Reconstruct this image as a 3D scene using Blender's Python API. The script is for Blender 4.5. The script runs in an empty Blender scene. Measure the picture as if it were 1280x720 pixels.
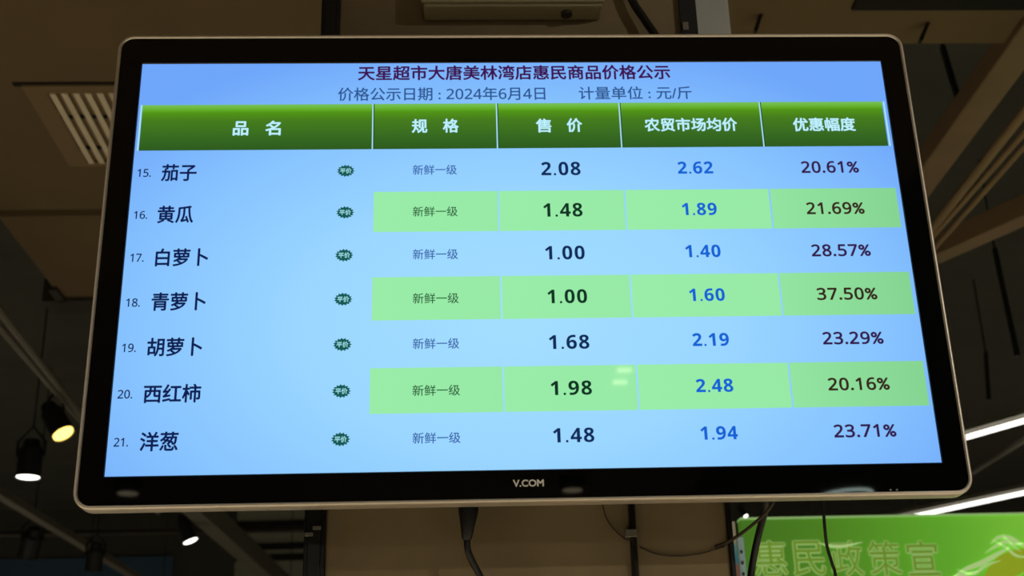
import bpy, bmesh, math, random
from mathutils import Vector, Matrix, Euler

scene = bpy.context.scene
COL = scene.collection
Z0 = 2.35                      # height of the television's centre above the floor
random.seed(4)

# ------------------------------------------------------------------ camera
F_PX = 1634.02
RA, RB, RC = -0.38355, 0.045995, 0.028257         # solved from the screen's corners
TV_T = Vector((0.0126896, 0.0442257, -1.6647602)) * 1.21
Rx = Matrix(((1, 0, 0), (0, math.cos(RA), -math.sin(RA)), (0, math.sin(RA), math.cos(RA))))
Ry = Matrix(((math.cos(RB), 0, math.sin(RB)), (0, 1, 0), (-math.sin(RB), 0, math.cos(RB))))
Rz = Matrix(((math.cos(RC), -math.sin(RC), 0), (math.sin(RC), math.cos(RC), 0), (0, 0, 1)))
R = Rz @ Rx @ Ry
RT = R.transposed()
A = Matrix(((1, 0, 0), (0, 0, -1), (0, 1, 0)))     # television frame -> world
CAM = A @ (-(RT @ TV_T)) + Vector((0, 0, Z0))
ROT = A @ RT

cam_data = bpy.data.cameras.new('camera')
cam_data.sensor_width = 36.0
cam_data.lens = F_PX / 1280 * 36.0
cam_data.clip_start = 0.05
cam_data.dof.use_dof = True
cam_data.dof.focus_distance = 2.01
cam_data.dof.aperture_fstop = 7.0
cam = bpy.data.objects.new('camera', cam_data)
cam.matrix_world = Matrix.Translation(CAM) @ ROT.to_4x4()
COL.objects.link(cam)
scene.camera = cam

# ------------------------------------------------------------------ world, lights, exposure
scene.view_settings.view_transform = 'Standard'
scene.view_settings.look = 'None'
scene.view_settings.gamma = 1.0
scene.view_settings.exposure = 0.0
scene.view_settings.use_curve_mapping = False
scene.cycles.use_denoising = True
scene.cycles.sample_clamp_indirect = 4.0
scene.cycles.filter_width = 1.6

world = bpy.data.worlds.new('world')
scene.world = world
world.use_nodes = True
world.node_tree.nodes['Background'].inputs[0].default_value = (0.010, 0.008, 0.006, 1)
world.node_tree.nodes['Background'].inputs[1].default_value = 1.0


def area(name, loc, size, power, color, rot=(0, 0, 0), size_y=None, spread=180):
    d = bpy.data.lights.new(name, 'AREA')
    d.energy = power
    d.color = color
    d.size = size
    if size_y:
        d.shape = 'RECTANGLE'
        d.size_y = size_y
    d.spread = math.radians(spread)
    o = bpy.data.objects.new(name, d)
    o.location = loc
    o.rotation_euler = rot
    COL.objects.link(o)
    return o


WARM = (1.0, 0.95, 0.84)
NEUTRAL = (1.0, 0.98, 0.92)
area('aisle_light', (-2.6, -0.8, 3.86), 1.2, 80, WARM, size_y=0.3, spread=105)
area('aisle_light', (2.6, -0.8, 3.86), 1.2, 80, WARM, size_y=0.3, spread=105)
area('rear_aisle_light', (0.0, -9.6, 3.86), 3.0, 110, WARM, size_y=0.3)
area('hall_fill', (-5.6, 8.0, 4.2), 1.2, 80, NEUTRAL, size_y=0.3, spread=130)  # unseen pair added to lift the ambient light of the far hall
area('hall_fill', (5.6, 8.0, 4.2), 1.2, 80, NEUTRAL, size_y=0.3, spread=130)


# unseen spot added behind the viewer to brighten the television's right frame edge
sp_data = bpy.data.lights.new('fill_spot', 'SPOT')
sp_data.energy = 190
sp_data.color = WARM
sp_data.spot_size = math.radians(27)
sp_data.spot_blend = 1.0
sp_data.shadow_soft_size = 0.05
sp = bpy.data.objects.new('fill_spot', sp_data)
sp.location = (3.6, -4.2, 3.8)
sp.rotation_euler = (Vector((0.92, 0.0, 2.52)) - Vector(sp.location)).to_track_quat('-Z', 'Y').to_euler()
COL.objects.link(sp)

# ------------------------------------------------------------------ small tools
def s2l(c):
    c = c / 255.0
    return c / 12.92 if c <= 0.04045 else ((c + 0.055) / 1.055) ** 2.4


def lin(r, g, b):
    return (s2l(r), s2l(g), s2l(b), 1.0)


def ray(px, py):
    return ROT @ Vector(((px - 640) / F_PX, -(py - 360) / F_PX, -1))


def at_y(px, py, y):
    d = ray(px, py)
    return CAM + d * ((y - CAM.y) / d.y)


def at_z(px, py, z):
    d = ray(px, py)
    return CAM + d * ((z - CAM.z) / d.z)


def nodes_of(name):
    m = bpy.data.materials.new(name)
    m.use_nodes = True
    nt = m.node_tree
    return m, nt, nt.nodes['Principled BSDF']


def mat(name, rgb, rough=0.5, metal=0.0, emit=None, strength=1.0, noise=0.0, scale=20.0, bump=0.0):
    """Principled material; noise breaks the colour up a little, bump roughens the surface."""
    m, nt, b = nodes_of(name)
    c = lin(*rgb)
    b.inputs['Base Color'].default_value = c
    b.inputs['Roughness'].default_value = rough
    b.inputs['Metallic'].default_value = metal
    if emit:
        b.inputs['Emission Color'].default_value = lin(*emit)
        b.inputs['Emission Strength'].default_value = strength
    if noise or bump:
        tc = nt.nodes.new('ShaderNodeTexCoord')
        n = nt.nodes.new('ShaderNodeTexNoise')
        n.inputs['Scale'].default_value = scale
        n.inputs['Detail'].default_value = 5
        nt.links.new(tc.outputs['Object'], n.inputs['Vector'])
        if noise:
            r = nt.nodes.new('ShaderNodeValToRGB')
            r.color_ramp.elements[0].position = 0.3
            r.color_ramp.elements[1].position = 0.7
            r.color_ramp.elements[0].color = tuple(x * (1 - noise) for x in c[:3]) + (1,)
            r.color_ramp.elements[1].color = tuple(min(1, x * (1 + noise)) for x in c[:3]) + (1,)
            nt.links.new(n.outputs['Fac'], r.inputs['Fac'])
            nt.links.new(r.outputs['Color'], b.inputs['Base Color'])
        if bump:
            bp = nt.nodes.new('ShaderNodeBump')
            bp.inputs['Strength'].default_value = bump
            bp.inputs['Distance'].default_value = 0.01
            nt.links.new(n.outputs['Fac'], bp.inputs['Height'])
            nt.links.new(bp.outputs['Normal'], b.inputs['Normal'])
    return m


def link(name, bm, m, parent=None, smooth=False, bevel=0.0, seg=2):
    bmesh.ops.recalc_face_normals(bm, faces=bm.faces[:])
    me = bpy.data.meshes.new(name)
    bm.to_mesh(me)
    bm.free()
    return link_mesh(name, me, m, parent, smooth, bevel, seg)


def link_mesh(name, me, m, parent=None, smooth=False, bevel=0.0, seg=2):
    for x in (m if isinstance(m, (list, tuple)) else [m]):
        me.materials.append(x)
    if smooth:
        for p in me.polygons:
            p.use_smooth = True
    o = bpy.data.objects.new(name, me)
    COL.objects.link(o)
    if parent:
        o.parent = parent
        o.matrix_parent_inverse = parent_matrix(parent).inverted()
    if bevel:
        md = o.modifiers.new('bevel', 'BEVEL')
        md.width = bevel
        md.segments = seg
        md.limit_method = 'ANGLE'
    return o


def parent_matrix(o):
    m = Matrix.Translation(o.location) @ o.rotation_euler.to_matrix().to_4x4()
    if o.parent:
        m = parent_matrix(o.parent) @ o.matrix_parent_inverse @ m
    return m


def thing(name, label, cat, loc=(0, 0, 0), group=None):
    o = bpy.data.objects.new(name, None)
    o.empty_display_size = 0.05
    o.location = loc
    COL.objects.link(o)
    return tag(o, label, cat, group)


def tag(o, label, cat, group=None):
    o['label'] = label
    o['category'] = cat
    if group:
        o['group'] = group
    return o


def struct(o):
    o['kind'] = 'structure'
    return o


def bx(bm, x0, x1, y0, y1, z0, z1):
    vs = [bm.verts.new(p) for p in ((x0, y0, z0), (x1, y0, z0), (x1, y1, z0), (x0, y1, z0),
                                    (x0, y0, z1), (x1, y0, z1), (x1, y1, z1), (x0, y1, z1))]
    for f in ((0, 3, 2, 1), (4, 5, 6, 7), (0, 1, 5, 4), (1, 2, 6, 5), (2, 3, 7, 6), (3, 0, 4, 7)):
        bm.faces.new([vs[i] for i in f])
    return bm


def box(*a):
    return bx(bmesh.new(), *a)


def tube(bm, pts, radius, n=12, caps=True):
    """Sweep a circle along pts; radius may be one number or one per point."""
    pts = [Vector(p) for p in pts]
    rs = radius if isinstance(radius, (list, tuple)) else [radius] * len(pts)
    up = Vector((0, 0, 1))
    prev = None
    rings = []
    for i, p in enumerate(pts):
        d = (pts[min(i + 1, len(pts) - 1)] - pts[max(i - 1, 0)]).normalized()
        if prev is None:
            s = d.cross(up)
            if s.length < 1e-3:
                s = d.cross(Vector((1, 0, 0)))
        else:
            s = prev - d * prev.dot(d)
        s.normalize()
        prev = s
        t = d.cross(s)
        rings.append([bm.verts.new(p + (s * math.cos(2 * math.pi * k / n) + t * math.sin(2 * math.pi * k / n)) * rs[i])
                      for k in range(n)])
    for a, b in zip(rings, rings[1:]):
        for k in range(n):
            bm.faces.new((a[k], a[(k + 1) % n], b[(k + 1) % n], b[k]))
    if caps:
        bm.faces.new(rings[0])
        bm.faces.new(rings[-1][::-1])
    return bm


def spline(pts, n=10):
    """Smooth curve through pts (Catmull-Rom)."""
    P = [Vector(p) for p in pts]
    P = [P[0] * 2 - P[1]] + P + [P[-1] * 2 - P[-2]]
    out = []
    for i in range(1, len(P) - 2):
        for k in range(n):
            t = k / n
            a, b, c, d = P[i - 1], P[i], P[i + 1], P[i + 2]
            out.append(0.5 * (2 * b + (c - a) * t + (2 * a - 5 * b + 4 * c - d) * t * t + (3 * b - a - 3 * c + d) * t ** 3))
    out.append(P[-2])
    return out


def beam(bm, p, q, w, h):
    """Rectangular bar from p to q, w wide and h tall, its upright kept upright."""
    p, q = Vector(p), Vector(q)
    d = (q - p).normalized()
    s = d.cross(Vector((0, 0, 1)))
    if s.length < 1e-3:
        s = Vector((1, 0, 0))
    s.normalize()
    u = s.cross(d)
    a = []
    for c in (p, q):
        a.append([bm.verts.new(c + s * i * w / 2 + u * j * h / 2) for i, j in ((-1, -1), (1, -1), (1, 1), (-1, 1))])
    for k in range(4):
        bm.faces.new((a[0][k], a[0][(k + 1) % 4], a[1][(k + 1) % 4], a[1][k]))
    bm.faces.new(a[0][::-1])
    bm.faces.new(a[1])
    return bm


def round_rect(x0, x1, z0, z1, r, n=8):
    out = []
    for cx, cz, a0 in ((x1 - r, z1 - r, 0), (x0 + r, z1 - r, 90), (x0 + r, z0 + r, 180), (x1 - r, z0 + r, 270)):
        for k in range(n + 1):
            a = math.radians(a0 + 90 * k / n)
            out.append((cx + r * math.cos(a), cz + r * math.sin(a)))
    return out


def bridge(bm, loops, close_first=False, close_last=False):
    L = [[bm.verts.new(p) for p in lp] for lp in loops]
    n = len(L[0])
    for a, b in zip(L, L[1:]):
        for k in range(n):
            bm.faces.new((a[k], a[(k + 1) % n], b[(k + 1) % n], b[k]))
    if close_first:
        bm.faces.new(L[0][::-1])
    if close_last:
        bm.faces.new(L[-1])
    return bm


SANS = {**{str(i): chr(0x1D7E2 + i) for i in range(10)}}
SANS_BOLD = {**{str(i): chr(0x1D7EC + i) for i in range(10)}}


def text_mesh(body, w, h, bold=0.0, spacing=1.0, digits=None):
    """Lettering as a flat mesh centred on 0 in x/z, scaled to w by h; bold thickens every stroke."""
    if digits:
        body = ''.join(digits.get(ch, ch) for ch in body)
    c = bpy.data.curves.new('lettering', 'FONT')
    c.body = body
    c.space_character = spacing
    c.resolution_u = 4
    o = bpy.data.objects.new('lettering', c)
    COL.objects.link(o)
    dg = bpy.context.evaluated_depsgraph_get()
    me = bpy.data.meshes.new_from_object(o.evaluated_get(dg))
    bpy.data.objects.remove(o)
    bpy.data.curves.remove(c)
    vs = [(v.co.x, v.co.y) for v in me.vertices]
    fs = [tuple(p.vertices) for p in me.polygons]
    bpy.data.meshes.remove(me)
    if bold > 0:
        V, Fs = [], []
        for k in range(8):
            dx, dy = bold * math.cos(math.pi * k / 4), bold * math.sin(math.pi * k / 4)
            Fs += [tuple(i + len(V) for i in f) for f in fs]
            V += [(x + dx, y + dy, -2e-5 * k) for x, y in vs]
        vs, fs = V, Fs
    else:
        vs = [(x, y, 0.0) for x, y in vs]
    xs = [v[0] for v in vs]
    ys = [v[1] for v in vs]
    cx, cy = (min(xs) + max(xs)) / 2, (min(ys) + max(ys)) / 2
    sx, sy = w / (max(xs) - min(xs)), h / (max(ys) - min(ys))
    me = bpy.data.meshes.new('lettering')
    me.from_pydata([((x - cx) * sx, d, (y - cy) * sy) for x, y, d in vs], [], fs)
    return me


# ------------------------------------------------------------------ materials
M = {}
M['ceiling'] = mat('brown_ceiling_paint', (116, 96, 66), 0.9, noise=0.05, scale=3)
M['slab'] = mat('dark_slab', (74, 72, 64), 0.95, noise=0.12, scale=2)
M['floor'] = mat('beige_floor', (205, 195, 175), 0.45, noise=0.05, scale=4)
M['wall'] = mat('dim_wall', (90, 84, 72), 0.9, noise=0.06, scale=2)
M['column'] = mat('brown_plaster', (140, 122, 90), 0.85, noise=0.14, scale=7, bump=0.15)
M['black_metal'] = mat('black_painted_metal', (13, 13, 13), 0.5)
M['dark_metal'] = mat('dark_brown_metal', (50, 42, 34), 0.6, noise=0.1, scale=9)
M['brown_metal'] = mat('brown_beam_paint', (146, 120, 88), 0.7, noise=0.08, scale=5)
M['grey_metal'] = mat('galvanised_grey', (128, 122, 110), 0.5, 0.3, noise=0.06, scale=12)
M['pale_metal'] = mat('vent_cream', (238, 222, 190), 0.6)
M['dark_void'] = mat('vent_duct_dark', (14, 11, 8), 0.9)
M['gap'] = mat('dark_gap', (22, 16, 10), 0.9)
M['box'] = mat('olive_grey_plastic', (176, 164, 128), 0.55)
M['frame'] = mat('champagne_metal', (228, 214, 194), 0.36, 0.6)
M['bezel'] = mat('gloss_black_bezel', (6, 6, 7), 0.02)
M['housing'] = mat('matt_black_housing', (16, 16, 17), 0.6)
M['logo'] = mat('silver_logo', (248, 244, 232), 0.55)
M['cable'] = mat('black_rubber', (12, 12, 12), 0.45)
M['cable_brown'] = mat('brown_cable', (62, 50, 36), 0.6)
M['glow_white'] = mat('white_lamp', (255, 255, 255), 0.4, emit=(255, 250, 240), strength=4)
M['glow_yellow'] = mat('yellow_lamp', (255, 235, 170), 0.4, emit=(255, 214, 110), strength=2.6)
M['glow_tube'] = mat('tube_lamp', (255, 255, 255), 0.4, emit=(255, 254, 244), strength=2.4)
M['light_panel'] = mat('pale_board', (190, 192, 186), 0.7)


# ------------------------------------------------------------------ the setting
CE = Z0 + 1.6       # dropped ceiling
SL = CE + 0.95      # concrete slab above it
struct(link('floor', box(-8, 8, -10, 13, -0.1, 0), M['floor']))
struct(link('wall_rear', box(-8, 8, -10.1, -10, 0, SL), M['wall']))
struct(link('wall_left', box(-8.1, -8, -10, 13, 0, SL), M['wall']))
struct(link('wall_right', box(8, 8.1, -10, 13, 0, SL), M['wall']))
struct(link('wall_back', box(-8, 8, 13, 13.1, 0, SL), M['slab']))
struct(link('ceiling', box(-8, 8, -10, 13, SL, SL + 0.1), M['slab']))
# the lowered brown ceiling over the aisle, ending in a dark gap, with a second field beyond the gap
low = box(-7.9, -0.6, -9.9, 3.17, CE, CE + 0.12)
bx(low, -0.6, 1.78, -9.9, 1.92, CE, CE + 0.12)
struct(link('ceiling_lowered', low, M['ceiling']))
struct(link('ceiling_beyond', box(-2.03, -0.6, 3.235, 4.16, CE, CE + 0.12), M['ceiling']))

# the long brown beam on the right and the dark cross strip at the edge of the ceiling
struct(link('trim_1', box(1.785, 1.905, -2.0, 3.35, CE - 0.02, CE + 0.07), M['brown_metal'], bevel=0.008))
struct(link('trim_2', box(1.19, 1.78, 1.50, 1.705, CE - 0.012, CE), M['gap']))
tr = beam(bmesh.new(), at_z(1150, 321, CE - 0.05), at_z(1310, 249, CE - 0.05), 0.10, 0.10)
struct(link('trim_3', tr, M['brown_metal'], bevel=0.006))
# dark seam at the far edge of the lowered field, and its end bar
struct(link('trim_4', box(-7.9, -0.6, 3.17, 3.235, CE + 0.05, CE + 0.12), M['gap']))
eb = box(-2.12, -0.8, 4.16, 4.32, CE - 0.02, CE + 0.10)
bx(eb, -2.05, -2.01, 4.02, 4.18, CE - 0.02, CE + 0.10)
struct(link('trim_5', eb, M['dark_metal']))
# far wall: horizontal seams and a blue painted band
M['far_panel'] = mat('far_grey_cladding', (150, 150, 134), 0.8)
fx0, fx1 = at_y(296, 660, 12.95).x, at_y(392, 660, 12.95).x
struct(link('trim_10', box(fx0, fx1, 12.95, 13.0, 2.6, at_y(340, 632, 12.95).z), M['far_panel']))
for k, py in enumerate((655, 683, 697)):
    z = at_y(340, py, 12.94).z
    struct(link('trim_%d' % (6 + k), box(fx0, fx1, 12.93, 12.95, z - 0.035, z + 0.035), M['gap']))
M['blue_paint'] = mat('blue_grey_paint', (64, 92, 116), 0.8)
z1 = at_y(120, 697, 12.97).z
struct(link('trim_9', box(-6.8, -3.3, 12.97, 13.0, z1 - 1.3, z1), M['blue_paint']))

# the square column that carries the television
CX0, CX1, CY = -0.305, 0.312, 0.15
struct(link('column', box(CX0, CX1, CY, CY + 0.62, 0, CE), M['column'], bevel=0.004))

# ------------------------------------------------------------------ television
TV = thing('television', 'large flat television on the column showing a green and blue price table', 'television',
           (0, 0.1, Z0))
W2, H2 = 0.6050, 0.3403           # half the lit screen
FX, FZ1, FZ0 = 0.6465, 0.3935, -0.3885


def rr(inset, y, r=0.026):
    return [(x, y, Z0 + z) for x, z in round_rect(-FX + inset, FX - inset, FZ0 + inset, FZ1 - inset, max(r - inset, 0.004))]


fr = bridge(bmesh.new(), [rr(0.0055, 0.025), rr(0.0012, 0.0245), rr(0, 0.022), rr(0, 0.0), rr(0.0006, -0.0022), rr(0.0018, -0.0038),
                          rr(0.0036, -0.0042), rr(0.0052, -0.0034), rr(0.0060, -0.001)])
link('frame', fr, M['frame'], TV, smooth=True)
n = 8
outer = rr(0.0056, -0.0014)
inner = [(x, -0.0014, Z0 + z) for x, z in round_rect(-W2 - 0.0012, W2 + 0.0012, -H2 - 0.0012, H2 + 0.0012, 0.0008)]
inner2 = [(x, 0.0006, Z0 + z) for x, z in round_rect(-W2, W2, -H2, H2, 0.0006)]
bz = link('bezel', bridge(bmesh.new(), [outer, inner, inner2]), M['bezel'], TV)
hb = bridge(bmesh.new(), [rr(0.0056, 0.0252), rr(0.014, 0.036), rr(0.10, 0.052, 0.13), rr(0.13, 0.080, 0.16), rr(0.15, 0.088, 0.18)], close_last=True)
link('back_housing', hb, M['housing'], TV, smooth=False)
mt = box(-0.26, 0.26, 0.132, 0.1495, Z0 - 0.12, Z0 - 0.06)
bx(mt, -0.26, 0.26, 0.132, 0.1495, Z0 + 0.06, Z0 + 0.12)
for sx in (-0.2, 0.2):
    bx(mt, sx - 0.02, sx + 0.02, 0.086, 0.136, Z0 - 0.2, Z0 + 0.2)
link('wall_bracket', mt, M['black_metal'], TV, bevel=0.002)
c = at_y(660.5, 604, -0.0014)
lg = text_mesh('V.COM', 0.0445, 0.0105, bold=0.03)
for v in lg.vertices:
    v.co += Vector((c.x, -0.0020, c.z))
link_mesh('maker_logo', lg, M['logo'], TV)['label'] = 'small silver lettering on the lower bezel'
for px in (1113, 1121):  # small grey discs standing in for reflections on the bezel
    c = at_y(px, 612.5, -0.0014)
    link('bezel_glint', bridge(bmesh.new(), [[(c.x + 0.0017 * math.cos(a), y, c.z + 0.0013 * math.sin(a)) for a in [2 * math.pi * k / 16 for k in range(16)]]
                                        for y in (-0.001, -0.0026)], close_last=True), M['grey_metal'], TV)

# ---- the lit picture: a glossy panel whose surface gives off the picture's own light
def lit(name, rgb, strength=1.0):
    m, nt, b = nodes_of(name)
    b.inputs['Base Color'].default_value = (0.004, 0.004, 0.005, 1)
    b.inputs['Roughness'].default_value = 0.03
    b.inputs['Emission Color'].default_value = lin(*rgb)
    b.inputs['Emission Strength'].default_value = strength
    return m


def ramp_along(m, axis, lo, hi, stops, base=False):
    """Colour the picture along one of the object's own axes."""
    nt = m.node_tree
    b = nt.nodes['Principled BSDF']
    tc = nt.nodes.new('ShaderNodeTexCoord')
    sp = nt.nodes.new('ShaderNodeSeparateXYZ')
    mr = nt.nodes.new('ShaderNodeMapRange')
    mr.inputs['From Min'].default_value = lo
    mr.inputs['From Max'].default_value = hi
    r = nt.nodes.new('ShaderNodeValToRGB')
    while len(r.color_ramp.elements) < len(stops):
        r.color_ramp.elements.new(0.5)
    for e, (p, c) in zip(r.color_ramp.elements, stops):
        e.position = p
        e.color = lin(*c)
    nt.links.new(tc.outputs['Object'], sp.inputs[0])
    nt.links.new(sp.outputs[axis], mr.inputs['Value'])
    nt.links.new(mr.outputs[0], r.inputs[0])
    nt.links.new(r.outputs[0], b.inputs['Emission Color'])
    if base:
        nt.links.new(r.outputs[0], b.inputs['Base Color'])
    return m


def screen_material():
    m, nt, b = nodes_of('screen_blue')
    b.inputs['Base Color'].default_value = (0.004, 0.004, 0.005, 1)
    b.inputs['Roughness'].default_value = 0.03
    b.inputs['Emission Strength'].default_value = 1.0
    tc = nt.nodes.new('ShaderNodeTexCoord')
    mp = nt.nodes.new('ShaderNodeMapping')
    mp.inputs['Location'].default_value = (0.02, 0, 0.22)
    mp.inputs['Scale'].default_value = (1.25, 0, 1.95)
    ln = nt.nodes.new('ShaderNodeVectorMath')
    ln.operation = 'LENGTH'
    r = nt.nodes.new('ShaderNodeValToRGB')  # panel's uneven brightness put into the emission, dimmer towards the edges
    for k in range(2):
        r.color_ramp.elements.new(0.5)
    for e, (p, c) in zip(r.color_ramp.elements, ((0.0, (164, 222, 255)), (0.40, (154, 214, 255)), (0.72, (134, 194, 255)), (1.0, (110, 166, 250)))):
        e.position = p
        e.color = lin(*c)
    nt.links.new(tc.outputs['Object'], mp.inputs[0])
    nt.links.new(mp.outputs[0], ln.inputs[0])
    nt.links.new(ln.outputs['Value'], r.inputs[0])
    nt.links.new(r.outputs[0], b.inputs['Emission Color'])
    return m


def panel(name, x0, x1, z0, z1, y, m, parent):
    """A lit rectangle of the picture; its origin is its own middle."""
    cx, cz = (x0 + x1) / 2, (z0 + z1) / 2
    bm = bmesh.new()
    bm.faces.new([bm.verts.new(p) for p in ((x0 - cx, 0, z0 - cz), (x1 - cx, 0, z0 - cz), (x1 - cx, 0, z1 - cz), (x0 - cx, 0, z1 - cz))])
    me = bpy.data.meshes.new(name)
    bm.to_mesh(me)
    bm.free()
    me.materials.append(m)
    o = bpy.data.objects.new(name, me)
    COL.objects.link(o)
    if parent:
        o.parent = parent
        o.matrix_parent_inverse = parent_matrix(parent).inverted()
    o.location = (cx, y, cz)
    return o


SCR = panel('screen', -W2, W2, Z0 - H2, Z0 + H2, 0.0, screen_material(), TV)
SCR['label'] = 'lit blue screen with a table of vegetable prices'


def on_screen(px, py):
    return at_y(px, py, 0.0)


def put_text(name, body, cx, cy, w, h, m, bold=0.0, label=None, spacing=1.0, digits=None, y=-0.0008):
    p = on_screen(cx, cy)
    wx = (on_screen(cx + w / 2, cy) - on_screen(cx - w / 2, cy)).length
    hz = on_screen(cx, cy - h / 2).z - on_screen(cx, cy + h / 2).z
    me = text_mesh(body, wx, hz, bold, spacing, digits)
    me.name = name
    me.materials.append(m)
    o = bpy.data.objects.new(name, me)
    COL.objects.link(o)
    o.parent = SCR
    o.matrix_parent_inverse = parent_matrix(SCR).inverted()
    o.location = (p.x, y, p.z)
    if label:
        o['label'] = label
    return o


L = {
    'title': lit('title_purple', (62, 16, 84)),
    'sub': lit('subtitle_slate', (44, 86, 146)),
    'head': lit('header_pale', (188, 240, 255)),
    'navy': lit('navy_text', (6, 28, 82)),
    'ink': lit('price_ink', (8, 42, 90)),  # black figures with the blue screen's glow mixed into the colour
    'ink_green': lit('price_ink_on_green', (8, 52, 34)),  # same black figures, glow of the green band mixed in
    'blue': lit('blue_text', (14, 98, 214)),
    'plum': lit('plum_text', (52, 26, 78)),
    'plum_green': lit('brown_text_on_green', (54, 36, 26)),
    'spec': lit('spec_blue', (48, 92, 168)),
    'spec_green': lit('spec_green', (36, 90, 54)),
    'badge': lit('badge_green', (14, 88, 84)),
    'badge_txt': lit('badge_pale', (150, 216, 224)),
    'rule': lit('rule_pale', (172, 226, 240)),
    'shade': lit('rule_shadow', (20, 70, 46)),
}
L['header'] = ramp_along(lit('header_green', (70, 130, 25)), 2, -0.0385, 0.0385,
                         ((0.0, (44, 92, 30)), (0.25, (52, 104, 32)), (0.66, (68, 124, 28)), (0.84, (80, 148, 20)), (0.92, (100, 176, 40)), (1.0, (116, 190, 80))))
L['band'] = ramp_along(lit('band_green', (154, 236, 166)), 0, -0.2, 0.2, ((0.0, (154, 238, 170)), (1.0, (150, 232, 164))))
L['band_edge'] = ramp_along(lit('band_green_outer', (142, 222, 154)), 0, -0.1, 0.1, ((0.0, (146, 228, 160)), (1.0, (134, 212, 146))))  # viewing-angle dimming put into the colour, duller to the right

put_text('title_text', '天星超市大唐美林湾店惠民商品价格公示', 643.5, 91, 390, 18.6, L['title'], 0.024, 'dark purple heading line')
put_text('subtitle_text', '价格公示日期 : 2024年6月4日', 552.5, 117.6, 259, 16.8, L['sub'], 0.012, 'grey blue date line', digits=SANS)
put_text('subtitle_text', '计量单位 : 元/斤', 794, 116.4, 141, 16.4, L['sub'], 0.012, 'grey blue unit line')

# header cells: column edges taken where the pale rules run
zt = (on_screen(178, 132).z + on_screen(1105, 126.5).z) / 2
zb = (on_screen(174, 189).z + on_screen(1110, 182).z) / 2
xe = [on_screen(176, 160).x, on_screen(466, 158).x, on_screen(621.3, 157).x, on_screen(775.5, 156).x, on_screen(952, 155).x, on_screen(1107, 154).x]
for k in range(5):
    panel('header_cell', xe[k] + (0.0012 if k else 0), xe[k + 1] - 0.0012, zb, zt, -0.0003, L['header'], SCR)['label'] = 'dark green heading cell'
    if k:
        panel('rule', xe[k] - 0.0011, xe[k] + 0.0008, zb, zt, -0.0004, L['rule'], SCR)
        panel('rule', xe[k] + 0.0008, xe[k] + 0.0024, zb, zt, -0.0005, L['shade'], SCR)['label'] = 'dark edge beside the pale rule'
panel('rule', xe[0] - 0.0030, xe[0] - 0.0004, zb, zt, -0.0004, L['rule'], SCR)
panel('rule', xe[5] + 0.0004, xe[5] + 0.0030, zb, zt, -0.0004, L['rule'], SCR)
for body, cx, cy, w, h in (('品', 301, 160.8, 19.5, 18), ('名', 341.5, 160.3, 19.5, 18.5), ('规', 524.5, 157.8, 19.5, 17.5), ('格', 563.5, 157.3, 20, 17.5),
                           ('售', 679.5, 157.2, 19.5, 17.5), ('价', 718, 156.7, 19.5, 17.5), ('农贸市场均价', 863.5, 156, 116, 17), ('优惠幅度', 1030, 155.7, 78, 17)):
    put_text('header_text', body, cx, cy, w, h, L['head'], 0.026)

# rows: (number, name, and where each piece stands)
rows = [
    ('15.', '茄子', '2.08', '2.62', '20.61%'),
    ('16.', '黄瓜', '1.48', '1.89', '21.69%'),
    ('17.', '白萝卜', '1.00', '1.40', '28.57%'),
    ('18.', '青萝卜', '1.00', '1.60', '37.50%'),
    ('19.', '胡萝卜', '1.68', '2.19', '23.29%'),
    ('20.', '西红柿', '1.98', '2.48', '20.16%'),
    ('21.', '洋葱', '1.48', '1.94', '23.71%'),
]
P_NUM = [(180.5, 216.5, 17, 10), (176, 269, 17, 10), (171.5, 322.5, 17, 10.3), (166.5, 378.5, 17.5, 10.6), (161.5, 435, 17.5, 10.8), (156.5, 493, 18.5, 11), (151.5, 553, 18, 11.2)]
P_NAME = [(224, 216, 44, 21.5), (219.5, 268.2, 45, 22), (227.5, 321.8, 66, 22.5), (223.5, 377, 68, 23), (218.5, 433.8, 69, 23.5), (215.5, 492, 72, 23.5), (199, 552, 48, 24.5)]
P_BADGE = [(432.3, 213.7), (431.5, 265.7), (430.2, 319.2), (429, 374.2), (428, 430.8), (426.8, 489), (425.8, 549.3)]
P_SPEC = [(543.5, 212.5, 55, 12.5), (544, 264.6, 56, 12.7), (544.3, 318, 56.5, 13), (544.7, 373, 57.5, 13.3), (545, 429.6, 58, 13.6), (545.3, 488, 59.5, 13.8), (545.7, 547.5, 60, 14)]
P_PRICE = [(701, 211, 49, 17), (703.5, 262.6, 49, 17.2), (706, 316, 49.5, 17.3), (709, 370.6, 49.5, 17.5), (711.3, 427.6, 50.5, 17.8), (714, 485, 51.5, 18), (717, 544, 51.5, 18.4)]
P_MARKET = [(869, 209.8, 44, 15.4), (874, 261.5, 43.5, 15.6), (878.5, 314, 44, 15.8), (883.5, 368.6, 44.5, 16), (888.2, 424.6, 45.5, 16.4), (893, 482, 46.5, 16.8), (898.7, 541.3, 46.5, 17)]
P_DISC = [(1037.2, 209, 72, 15), (1044, 260.4, 72.5, 15.2), (1051, 313, 74, 15.4), (1058.5, 367.3, 75.5, 15.6), (1066, 422.6, 76, 16), (1073.2, 480, 77, 16.2), (1081, 538.5, 78, 16.6)]

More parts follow.
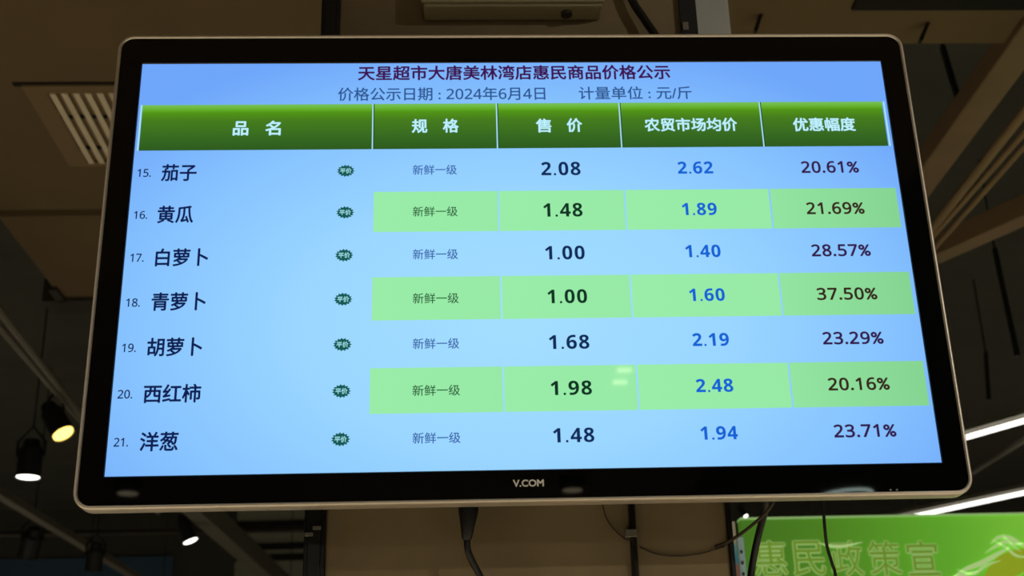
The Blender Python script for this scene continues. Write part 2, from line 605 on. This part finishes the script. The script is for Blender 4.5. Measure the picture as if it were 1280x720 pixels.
# pale green cells behind every second row
bands = {1: ((467, 240, 289.5), (1124, 235, 285), (623.3, 782, 964)),
         3: ((465, 346.5, 400.5), (1141, 340, 393), (626.5, 789, 976)),
         5: ((462.3, 460.5, 517.5), (1158.5, 451, 507), (629.3, 797, 988.5))}
for i, ((lx, la, lb), (rx, ra, rb), seps) in bands.items():
    zt = (on_screen(lx, la).z + on_screen(rx, ra).z) / 2
    zb = (on_screen(lx, lb).z + on_screen(rx, rb).z) / 2
    mid = (la + lb + ra + rb) / 4
    xs = [on_screen(lx, (la + lb) / 2).x] + [on_screen(s, mid).x for s in seps] + [on_screen(rx, (ra + rb) / 2).x]
    for k in range(4):
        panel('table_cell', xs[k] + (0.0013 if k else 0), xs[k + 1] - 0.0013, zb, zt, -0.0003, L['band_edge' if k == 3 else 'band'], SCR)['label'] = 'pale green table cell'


def badge(cx, cy, s):
    """A zigzag green seal with two pale characters, one sub-part with two materials."""
    p = on_screen(cx, cy)
    k = (on_screen(cx + 1, cy) - on_screen(cx, cy)).length
    bm = bmesh.new()
    N = 15
    c = bm.verts.new((0, 0, 0))
    ring = []
    for q in range(2 * N):
        a = math.pi * q / N
        f = 1.0 if q % 2 == 0 else 0.78
        ring.append(bm.verts.new((11.3 * s * k * f * math.cos(a), 0, 8.6 * s * k * f * math.sin(a))))
    for q in range(2 * N):
        bm.faces.new((c, ring[q], ring[(q + 1) % (2 * N)]))
    t = text_mesh('平价', 14.5 * s * k, 7.6 * s * k, 0.03)
    vs = [bm.verts.new((v.co.x, v.co.y - 0.0003, v.co.z)) for v in t.vertices]
    for f in t.polygons:
        try:
            nf = bm.faces.new([vs[j] for j in f.vertices])
            nf.material_index = 1
        except ValueError:
            pass
    me = bpy.data.meshes.new('badge')
    bm.to_mesh(me)
    bm.free()
    me.materials.append(L['badge'])
    me.materials.append(L['badge_txt'])
    o = bpy.data.objects.new('badge', me)
    COL.objects.link(o)
    o.parent = SCR
    o.matrix_parent_inverse = parent_matrix(SCR).inverted()
    o.location = (p.x, -0.0005, p.z)
    o['label'] = 'dark green zigzag seal'


for i, (num, name, price, market, disc) in enumerate(rows):
    g = i % 2 == 1
    put_text('row_number', num, *P_NUM[i], L['navy'], 0.014, digits=SANS)
    put_text('product_name', name, *P_NAME[i], L['navy'], 0.022)
    badge(*P_BADGE[i], 1 + 0.012 * i)
    put_text('grade_text', '新鲜一级', *P_SPEC[i], L['spec_green' if g else 'spec'], 0.007)
    put_text('price_text', price, *P_PRICE[i], L['ink_green' if g else 'ink'], 0.004, spacing=1.1, digits=SANS_BOLD)
    put_text('market_price_text', market, *P_MARKET[i], L['blue'], 0.006, 'blue market price', spacing=1.08, digits=SANS_BOLD)
    put_text('discount_text', disc, *P_DISC[i], L['plum_green' if g else 'plum'], 0.026, spacing=1.08, digits=SANS)


# ------------------------------------------------------------------ things on and beside the column
for x0, x1, lab in ((CX0 - 0.032, CX0, 'tall black metal post on the left edge of the column'),
                    (CX1, CX1 + 0.007, 'slim black metal strip on the right edge of the column')):
    p = box(x0, x1, CY - 0.006, CY + 0.05, 0, CE)
    if x0 < 0:
        bx(p, x0 + 0.006, x1 - 0.006, CY - 0.012, CY - 0.006, 0, CE)
    t = thing('corner_post', lab, 'post', (x0 + 0.01, CY, 0))
    link('post', p, M['black_metal'], t, bevel=0.0015)
    for px, py in (((386, 668), (396, 660)) if x0 < 0 else ()):
        q = at_y(px, py, CY - 0.014)
        link('clip', box(q.x - 0.006, q.x + 0.006, CY - 0.016, CY - 0.011, q.z - 0.0025, q.z + 0.0025 + (0.012 if x0 > 0 else 0)), M['grey_metal'], t)

t = thing('cable_tray', 'black upright cable tray on the right column edge above the television', 'cable tray', (CX1 + 0.012, CY, Z0 + 0.2))
link('tray', box(CX1 - 0.006, CX1 + 0.024, CY - 0.012, CY - 0.0065, Z0 + 0.2, CE), M['black_metal'], t)
q = at_y(857, 33, CY - 0.014)
link('clip', box(q.x - 0.005, q.x + 0.005, CY - 0.016, CY - 0.012, q.z - 0.008, q.z + 0.008), M['grey_metal'], t)
# olive box fixed above the television
bz0 = at_y(640, 26, CY).z
t = thing('junction_box', 'pale olive electrical box fixed to the column above the television', 'electrical box', (0, CY, bz0))
link('casing', box(-0.154, 0.162, CY - 0.047, CY, bz0, bz0 + 0.2), M['box'], t, bevel=0.004)
link('lid', box(-0.158, 0.166, CY - 0.056, CY - 0.047, bz0 + 0.004, bz0 + 0.204), M['box'], t, bevel=0.003)
link('cable_gland', tube(bmesh.new(), [(0.10, CY - 0.025, bz0), (0.10, CY - 0.025, bz0 - 0.006)], 0.010), M['dark_metal'], t)

# black strap cable running down to the television's back
tag(link('power_cable', tube(bmesh.new(), spline([at_y(776, -40, 0.13), at_y(790, 0, 0.128), at_y(806, 25, 0.125), at_y(823, 52, 0.12), at_y(835, 90, 0.11)]), 0.0075), M['cable'], smooth=True),
    'thick black cable slanting down behind the top of the television', 'cable')
# grey duct hanging right of the column
gx0, gx1 = at_y(868.5, 20, 0.5).x, at_y(912, 20, 0.5).x
t = thing('ventilation_duct', 'grey metal duct hanging behind the top edge of the television', 'duct', ((gx0 + gx1) / 2, 0.55, Z0 + 0.25))
link('duct_body', box(gx0, gx1, 0.5, 0.62, Z0 + 0.25, CE), M['light_panel'], t, bevel=0.003)
link('flange', box(gx0 - 0.006, gx1 + 0.006, 0.494, 0.626, Z0 + 0.25, Z0 + 0.275), M['grey_metal'], t)

# conduit down the column under the television
q0 = at_y(789, 640, CY)
t = thing('conduit', 'thin dark conduit running down the column below the television', 'conduit', (q0.x, CY, 0))
link('pipe', tube(bmesh.new(), [(q0.x, CY - 0.006, 0.0), (q0.x, CY - 0.006, Z0 - 0.1)], 0.0055), M['dark_metal'], t, smooth=True)
q1 = at_y(788, 668, CY)
link('saddle_clip', box(q1.x - 0.009, q1.x + 0.009, CY - 0.0135, CY, q1.z - 0.006, q1.z + 0.006), M['grey_metal'], t, bevel=0.001)

# plug and lead hanging under the television
t = thing('power_lead', 'black moulded plug and lead hanging below the television, left of the conduit', 'power lead', at_y(586, 640, 0.09))
link('plug', tube(bmesh.new(), [at_y(586, 615, 0.088), at_y(585.5, 640, 0.088), at_y(584.5, 658, 0.089), at_y(583.5, 672, 0.09), at_y(583.5, 676, 0.09)],
                  [0.0155, 0.0150, 0.0105, 0.0078, 0.005], 16), M['cable'], t, smooth=True)
link('lead', tube(bmesh.new(), spline([at_y(583.5, 672, 0.09), at_y(585, 688, 0.092), at_y(591, 703, 0.1), at_y(600, 720, 0.11), at_y(618, 760, 0.12), at_y(622, 850, 0.135)]), 0.0050), M['cable'], t, smooth=True)
# thin wires against the column
tag(link('thin_wire', tube(bmesh.new(), spline([at_y(752, 625, 0.146), at_y(757, 645, 0.146), at_y(766, 660, 0.146), at_y(779, 672, 0.146), at_y(788, 676, 0.140)]), 0.0011, 6), M['cable_brown'], smooth=True),
    'thin brown wire curving down to the conduit clip', 'wire')
tag(link('thin_wire', tube(bmesh.new(), spline([at_y(800, 684, 0.147), at_y(820, 692, 0.147), at_y(845, 695, 0.147), at_y(875, 692, 0.147), at_y(906, 683, 0.147)]), 0.0011, 6), M['cable_brown'], smooth=True),
    'thin brown wire sagging across the column right of the conduit', 'wire')
# cables to the right of the column
tag(link('hanging_cable', tube(bmesh.new(), spline([at_y(958, 618, 0.07), at_y(955, 642, 0.1), at_y(949, 665, 0.14), at_y(943, 692, 0.17), at_y(938, 725, 0.19), at_y(932, 800, 0.2)]), 0.0056), M['cable'], smooth=True),
    'thick black cable hanging below the television, just right of the column', 'cable')
tag(link('slanting_wire', tube(bmesh.new(), spline([at_y(972, 618, 0.05), at_y(960, 638, 0.06), at_y(943, 654, 0.09), at_y(925, 668, 0.12), at_y(907, 679, 0.147), at_y(894, 684, 0.148)]), 0.0026, 8), M['cable_brown'], smooth=True),
    'brown wire slanting from the television down to the column edge', 'wire')
tag(link('hanging_wire', tube(bmesh.new(), spline([at_y(1028, 618, 0.06), at_y(1031, 660, 0.07), at_y(1034, 684, 0.08), at_y(1040, 704, 0.085), at_y(1045, 725, 0.09), at_y(1050, 800, 0.1)]), 0.0024, 8), M['cable'], smooth=True),
    'thin black wire hanging in front of the green banner', 'wire')

# ------------------------------------------------------------------ green banner
BY = 3.0
b0 = at_y(925, 648, BY)
b1 = at_y(1280, 643, BY)
bt = (b0.z + b1.z) / 2
t = thing('banner', 'bright green shop banner with outlined characters behind the television', 'banner', (1.9, BY, 0))
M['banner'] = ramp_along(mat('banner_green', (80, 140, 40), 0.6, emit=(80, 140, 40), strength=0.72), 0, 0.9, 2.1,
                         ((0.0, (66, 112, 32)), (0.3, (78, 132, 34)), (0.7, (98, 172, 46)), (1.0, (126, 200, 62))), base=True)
link('board', box(b0.x, b0.x + 2.3, BY, BY + 0.05, bt - 1.0, bt), M['banner'], t, bevel=0.003)
M['banner_edge'] = mat('banner_edge', (150, 190, 120), 0.5, emit=(150, 190, 120), strength=0.6)  # own glow stands in for tube light on the top edge
link('edge_strip', box(b0.x, b0.x + 2.3, BY - 0.006, BY + 0.056, bt - 0.003, bt + 0.004), M['banner_edge'], t)
for x in (b0.x + 0.35, b0.x + 1.95):
    link('post', box(x - 0.03, x + 0.03, BY + 0.05, BY + 0.11, 0, bt - 0.1), M['dark_metal'], t)
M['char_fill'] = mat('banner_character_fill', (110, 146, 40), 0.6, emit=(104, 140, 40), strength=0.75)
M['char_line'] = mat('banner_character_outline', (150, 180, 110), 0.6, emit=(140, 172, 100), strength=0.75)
for k, ch in enumerate('惠民政策宣'):
    p = at_y(963 + 47.5 * k, 698, BY)
    s = (at_y(963 + 21, 698, BY) - at_y(963 - 21, 698, BY)).length
    for nm, off, y, mm in (('character_outline', 0.035, -0.004, 'char_line'), ('character_fill', 0.0, -0.006, 'char_fill')):
        ss = s * (1.0 if off else 0.95)
        me = text_mesh(ch, ss, ss * 1.08, off)
        for v in me.vertices:
            v.co += Vector((p.x, BY + y, p.z))
        link_mesh(nm, me, M[mm], t)
# printed splash and yellow swoosh
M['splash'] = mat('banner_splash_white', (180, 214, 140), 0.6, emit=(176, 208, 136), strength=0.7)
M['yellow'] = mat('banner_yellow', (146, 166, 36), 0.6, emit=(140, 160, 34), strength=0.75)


def stroke(bm, pts, w, y):
    """A tapering printed brush stroke on the board."""
    P = spline([at_y(px, py, BY) for px, py in pts], 8)
    n = len(P) - 1
    a, b = [], []
    for i, p in enumerate(P):
        d = (P[min(i + 1, n)] - P[max(i - 1, 0)]).normalized()
        s = Vector((-d.z, 0, d.x)) * w * math.sin(math.pi * (0.04 + 0.92 * i / n))
        a.append(bm.verts.new(Vector((p.x, BY + y, p.z)) + s))
        b.append(bm.verts.new(Vector((p.x, BY + y, p.z)) - s))
    for i in range(n):
        bm.faces.new((a[i], a[i + 1], b[i + 1], b[i]))


bm = bmesh.new()
for pts, w in ((((1237, 680), (1248, 672), (1262, 673), (1276, 681), (1296, 690)), 0.008), (((1230, 692), (1246, 682), (1258, 678), (1275, 690)), 0.006),
               (((1240, 676), (1256, 684), (1270, 695), (1290, 697)), 0.005), (((1190, 722), (1206, 712), (1226, 704), (1248, 692), (1262, 684)), 0.009),
               (((1195, 712), (1215, 718), (1232, 707), (1250, 701)), 0.005), (((1180, 726), (1200, 720), (1222, 714)), 0.007), (((1252, 670), (1266, 680), (1282, 679)), 0.004)):
    stroke(bm, pts, w, -0.007)
link('printed_splash', bm, M['splash'], t)
bm = bmesh.new()
stroke(bm, ((1225, 735), (1245, 716), (1262, 706), (1285, 696), (1330, 680)), 0.045, -0.005)
link('printed_swoosh', bm, M['yellow'], t)
bm = bmesh.new()
stroke(bm, ((1022, 679), (1038, 683), (1055, 683), (1078, 678)), 0.006, -0.008)
link('printed_highlight', bm, M['splash'], t)

# slim poster and pale strip between the column and the banner
PY = 1.3
M['poster'] = ramp_along(mat('poster_print', (90, 120, 120), 0.5), 2, at_y(915, 722, PY).z, at_y(915, 652, PY).z,
                         ((0.0, (190, 120, 96)), (0.2, (190, 124, 106)), (0.27, (64, 170, 210)), (0.55, (110, 196, 200)), (0.64, (220, 214, 186)), (1.0, (214, 206, 176))), base=True)
p0, p1 = at_y(909, 690, PY), at_y(922, 690, PY)
zt = at_y(915, 652, PY).z
t = thing('poster_stand', 'narrow teal and grey poster standing between column and banner', 'poster', ((p0.x + p1.x) / 2, PY, 0))
link('poster_board', box(p0.x - 0.05, p1.x, PY, PY + 0.015, zt - 1.1, zt), M['poster'], t)
link('stand', box(p0.x - 0.02, p1.x - 0.01, PY + 0.015, PY + 0.04, 0, zt - 0.1), M['dark_metal'], t)
link('foot', box(p0.x - 0.09, p1.x + 0.06, PY - 0.12, PY + 0.15, 0, 0.012), M['dark_metal'], t)
q0, q1 = at_y(923, 690, 1.5), at_y(931, 690, 1.5)
M['strip'] = mat('pale_blue_plastic', (196, 236, 246), 0.5)
t = thing('price_rail', 'pale blue narrow strip standing against the left end of the banner', 'price rail', ((q0.x + q1.x) / 2, 1.5, 0))
zs = at_y(926, 671, 1.5).z
link('rail', box(q0.x, q1.x, 1.5, 1.515, 0, zs), M['strip'], t, bevel=0.002)
bm = bmesh.new()
for k in range(9):
    z = zs - 0.035 - 0.028 * k
    bx(bm, q0.x + 0.005, q1.x - 0.006, 1.497, 1.5, z - 0.008, z)
link('printed_marks', bm, M['dark_metal'], t)

# ------------------------------------------------------------------ ceiling vent
C0, C1 = at_z(55, 113, CE), at_z(113, 200, CE)
U0, U1 = C0.y, C1.y                 # the louvred core
V0 = (C0.x + C1.x) / 2
V1 = V0 + 0.53
t = thing('ceiling_vent', 'square cream louvred air vent in the brown ceiling left of the television', 'air vent', ((V0 + V1) / 2, (U0 + U1) / 2, CE))
bm = bmesh.new()
for a, b, c_, d in ((V0 - 0.075, V1 + 0.075, U0 - 0.045, U0), (V0 - 0.075, V1 + 0.075, U1, U1 + 0.03), (V0 - 0.075, V0, U0, U1), (V1, V1 + 0.075, U0, U1)):
    bx(bm, a, b, c_, d, CE - 0.012, CE)
M['vent_rim'] = mat('vent_rim_tan', (134, 112, 78), 0.8)
link('vent_frame', bm, M['vent_rim'], t)
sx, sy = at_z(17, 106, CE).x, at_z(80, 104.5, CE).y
link('shadow_seam', box(sx, V1 + 0.1, sy - 0.012, sy + 0.012, CE - 0.004, CE + 0.001), M['gap'], t)  # dark strip standing in for the shadowed gap of an access frame
M['vent_back'] = mat('vent_backing_brown', (150, 128, 94), 0.9)
link('duct_backing', box(V0, V1, U0, U1, CE - 0.0025, CE - 0.0005), M['vent_back'], t)
ns = 13
for k in range(ns):
    x = V0 + 0.018 + k * (V1 - V0 - 0.036) / (ns - 1)
    link('louvre', beam(bmesh.new(), (x, U0, CE - 0.014), (x, U1, CE - 0.014), 0.021, 0.004), M['pale_metal'], t)
for py in (142, 181):
    yy = at_z(90, py, CE).y
    link('cross_bar', box(V0, V1, yy, yy + 0.016, CE - 0.0115, CE - 0.006), M['dark_void'], t)


# ------------------------------------------------------------------ pipes, tracks and spotlights under the ceiling
def run(name, label, cat, p, q, w, h, m, group=None, rods=(), round_=False):
    """A straight run under the slab with its drop rods."""
    p, q = Vector(p), Vector(q)
    t = thing(name, label, cat, (p + q) / 2, group)
    bm = tube(bmesh.new(), [p, q], w / 2, 14) if round_ else beam(bmesh.new(), p, q, w, h)
    link('pipe' if round_ else 'rail', bm, m, t, smooth=round_)
    for f in rods:
        c = p.lerp(q, f)
        link('drop_rod', tube(bmesh.new(), [c, (c.x, c.y, SL)], 0.004, 8), M['black_metal'], t)
    return t


def ext(p, q, a, b):
    return p + (p - q).normalized() * a, q + (q - p).normalized() * b


ZP = Z0 + 1.3
for (a, b), w, lab in ((((0, 390), (72, 481)), 0.035, 'slim grey ceiling pipe left of the television, upper of the pair'),
                       (((0, 410), (60, 479)), 0.030, 'slim grey ceiling pipe left of the television, lower of the pair')):
    p, q = ext(at_z(*a, ZP), at_z(*b, ZP), 1.2, 3.0)
    run('ceiling_pipe', lab, 'pipe', p, q, w, w, M['grey_metal'], 'ceiling pipes on the left', (0.02, 0.95), True)
p, q = ext(at_z(8, 622, ZP), at_z(160, 715, ZP), 2.0, 1.5)
TRK = (p, q)
run('lighting_track', 'long grey lighting track at the lower left corner, below the white downlight', 'lighting track', p, q, 0.07, 0.05, M['grey_metal'], None, (0.2, 0.6, 0.95))
p, q = ext(at_z(255, 640, ZP), at_z(342, 720, ZP), 2.0, 1.5)
run('ceiling_girder', 'broad grey girder slanting below the lower left of the television', 'girder', p, q, 0.13, 0.16, M['grey_metal'], None, (0.2, 0.9))
p, q = at_z(0, 668, Z0 + 1.5), at_z(250, 664, Z0 + 1.5)
run('cross_pipe', 'thin rusty pipe crossing behind the lighting track at lower left', 'pipe', *ext(p, q, 2, 1.5), 0.045, 0.05, M['dark_metal'], None, (0.1, 0.9), True)
for (a, b), w, lab in ((((1280, 140), (1227, 207)), 0.035, 'brown ceiling pipe at the right edge, nearest to the broad beam'),
                       (((1250, 200), (1175, 285)), 0.022, 'slim ceiling pipe right of the television, left of the pair'),
                       (((1265, 200), (1190, 285)), 0.022, 'slim ceiling pipe right of the television, right of the pair')):
    p, q = ext(at_z(*a, ZP), at_z(*b, ZP), 1.0, 2.0)
    run('ceiling_pipe', lab, 'pipe', p, q, w, w, M['brown_metal'], 'ceiling pipes on the right', (0.02,), True)
p, q = at_z(1215, 590, ZP), at_z(1280, 550, ZP)
run('ceiling_pipe', 'thin grey pipe between the two tube lights on the right', 'pipe', *ext(p, q, 0.6, 0.8), 0.04, 0.04, M['grey_metal'], None, (0.1, 0.9), True)

# dark hanger rods
for a, b, y, w, lab in (((1178, 58), (1204, 145), 2.6, 0.026, 'dark hanger bar right of the television top corner'),
                        ((1243, 310), (1272, 445), 4.6, 0.03, 'dark hanger bar at the right edge beside the screen'),
                        ((1232, 440), (1236, 500), 6.4, 0.03, 'short dark hanger above the upper tube light'),
                        ((1166, 14), (1150, 52), 1.8, 0.02, 'thin dark rod slanting above the television top right corner'),
                        ((958, -5), (944, 40), 1.75, 0.02, 'thin dark rod slanting above the television, right of the duct')):
    p, q = at_y(*a, y), at_y(*b, y)
    top = SL if y > 1.95 else CE
    if y > 1.95:
        p = Vector((p.x, y, min(p.z, top)))
    t = thing('hanger_bar', lab, 'hanger', p)
    link('bar', beam(bmesh.new(), p, q, w, w * 0.6), M['black_metal'], t)
    if top - p.z > 0.01:
        link('rod', tube(bmesh.new(), [p, (p.x, p.y, top)], 0.006, 8), M['black_metal'], t)


def spotlight(px, py, z, diam, length, axis, glow, label, top=None, power=0.0, group=None):
    """Black can light: barrel, rim, glowing lens, yoke and stem up to its track or the slab."""
    c = at_z(px, py, z)
    ax = Vector(axis).normalized()
    r = diam / 2
    back = c - ax * length
    t = thing('spotlight', label, 'spotlight', c, group)
    link('barrel', tube(bmesh.new(), [c - ax * 0.004, c - ax * length * 0.72, c - ax * length * 0.8, back], [r * 1.1, r * 1.1, r * 0.85, r * 0.7], 28), M['black_metal'], t, smooth=False)
    link('rim', tube(bmesh.new(), [c - ax * 0.01, c + ax * 0.006], r * 1.16, 28, caps=False), M['black_metal'], t)
    link('lens', tube(bmesh.new(), [c - ax * 0.006, c + ax * 0.002, c + ax * 0.004], [r, r, r * 0.9], 28), glow or M['black_metal'], t)
    mid = c - ax * length * 0.55
    tz = top if top else SL
    side = ax.cross(Vector((0, 0, 1)))
    side = side.normalized() if side.length > 0.05 else Vector((1, 0, 0))
    cr = Vector((mid.x, mid.y, mid.z + r * 1.1 + length * 0.5))
    link('yoke', tube(bmesh.new(), [mid + side * r * 1.2, mid + side * r * 1.25 + Vector((0, 0, length * 0.4)), cr, mid - side * r * 1.25 + Vector((0, 0, length * 0.4)), mid - side * r * 1.2], 0.008, 8), M['black_metal'], t)
    if tz - cr.z > 0.005:
        link('stem', tube(bmesh.new(), [cr, (cr.x, cr.y, tz)], 0.005, 8), M['black_metal'], t)
    return t


spotlight(79, 542, Z0 + 1.1, 0.108, 0.20, (0.55, -0.18, -0.84), M['glow_yellow'], 'black spotlight glowing yellow beside the left edge of the television', top=Z0 + 1.29)
spotlight(35, 596, Z0 + 1.1, 0.128, 0.22, (0, 0, -1), M['glow_white'], 'black can downlight glowing white at the far left, below the yellow one')
spotlight(238, 676, Z0 + 1.1, 0.10, 0.20, (0.38, -0.01, -0.89), M['glow_white'], 'black spotlight glowing white under the lower left edge of the television')
spotlight(932, 645, Z0 + 1.3, 0.036, 0.10, (0.4, -0.45, -0.8), M['glow_white'], 'tiny distant white spotlight just above the left end of the banner')
spotlight(35, 694, Z0 + 1.1, 0.13, 0.22, (-0.3, 0.5, -0.8), None, 'unlit black spotlight under the track, nearest the left edge')
spotlight(117, 712, Z0 + 1.0, 0.11, 0.20, (-0.1, 0.3, -0.9), None, 'unlit black spotlight under the track, further along to the right')


# ------------------------------------------------------------------ tube lights on the right
def tube_light(a, b, z, label):
    p, q = at_z(*a, z), at_z(*b, z)
    p, q = ext(p, q, 0.25, 0.55)
    t = thing('tube_light', label, 'tube light', (p + q) / 2, 'tube lights on the right')
    up = Vector((0, 0, 0.045))
    link('batten', beam(bmesh.new(), p + up, q + up, 0.07, 0.03), M['grey_metal'], t)
    d = (q - p).normalized()
    link('tube', tube(bmesh.new(), [p + d * 0.03, q - d * 0.03], 0.0145, 14), M['glow_tube'], t, smooth=True)
    for e in (p, q):
        link('end_cap', box(e.x - 0.025, e.x + 0.025, e.y - 0.025, e.y + 0.025, z - 0.025, z + 0.035), M['grey_metal'], t)
    for f in (0.2, 0.8):
        c = p.lerp(q, f) + up
        link('drop_wire', tube(bmesh.new(), [c, (c.x, c.y, SL)], 0.003, 6), M['grey_metal'], t)


tube_light((1212, 545.5), (1280, 526), Z0 + 1.3, 'glowing white tube light at the right edge, upper of the two')
tube_light((1130, 648), (1280, 616), Z0 + 1.3, 'glowing white tube light above the green banner, lower of the two')

# ------------------------------------------------------------------ lamps behind the viewer that the glossy screen mirrors
t = thing('panel_light', 'twin tube ceiling light behind the viewer, mirrored in the screen', 'ceiling light', (0.84, -5.17, CE))
link('tray', box(0.58, 1.10, -5.36, -4.98, CE - 0.095, CE), M['dark_metal'], t)
M['glow_soft'] = mat('tube_lamp_warm', (255, 250, 235), 0.4, emit=(255, 238, 205), strength=7)
for yy in (-5.28, -5.06):
    link('tube', tube(bmesh.new(), [(0.79, yy, CE - 0.115), (0.87, yy, CE - 0.115)], 0.013, 12), M['glow_soft'], t, smooth=True)
M['glow_dim'] = mat('downlight_warm', (255, 240, 210), 0.4, emit=(255, 236, 200), strength=1.2)
for x, y, lab in ((-2.56, -7.84, 'round downlight behind the viewer, left side'), (0.77, -7.99, 'round downlight behind the viewer, near the middle')):
    t = thing('downlight', lab, 'ceiling light', (x, y, CE))
    link('trim_ring', tube(bmesh.new(), [(x, y, CE), (x, y, CE - 0.105)], 0.10, 28), M['black_metal'], t)
    link('lens', tube(bmesh.new(), [(x, y, CE - 0.105), (x, y, CE - 0.109)], 0.075, 28), M['glow_dim'], t)
t = thing('ring_pendant', 'white ring pendant lamp behind the viewer', 'pendant lamp', (2.87, -8.1, CE))
M['glow_ring'] = mat('ring_lamp', (240, 255, 250), 0.4, emit=(225, 250, 240), strength=6)
ringpts = [(2.91 + 0.20 * math.cos(a), -8.1 + 0.20 * math.sin(a), CE - 0.16 + 0.01 * math.cos(a)) for a in [2 * math.pi * k / 48 for k in range(49)]]
link('ring', tube(bmesh.new(), ringpts, 0.012, 10, caps=False), M['glow_ring'], t, smooth=True)
for a in (0.5, 2.6, 4.7):
    link('suspension_wire', tube(bmesh.new(), [(2.91 + 0.20 * math.cos(a), -8.1 + 0.20 * math.sin(a), CE - 0.16), (2.91, -8.1, CE)], 0.002, 6), M['black_metal'], t)
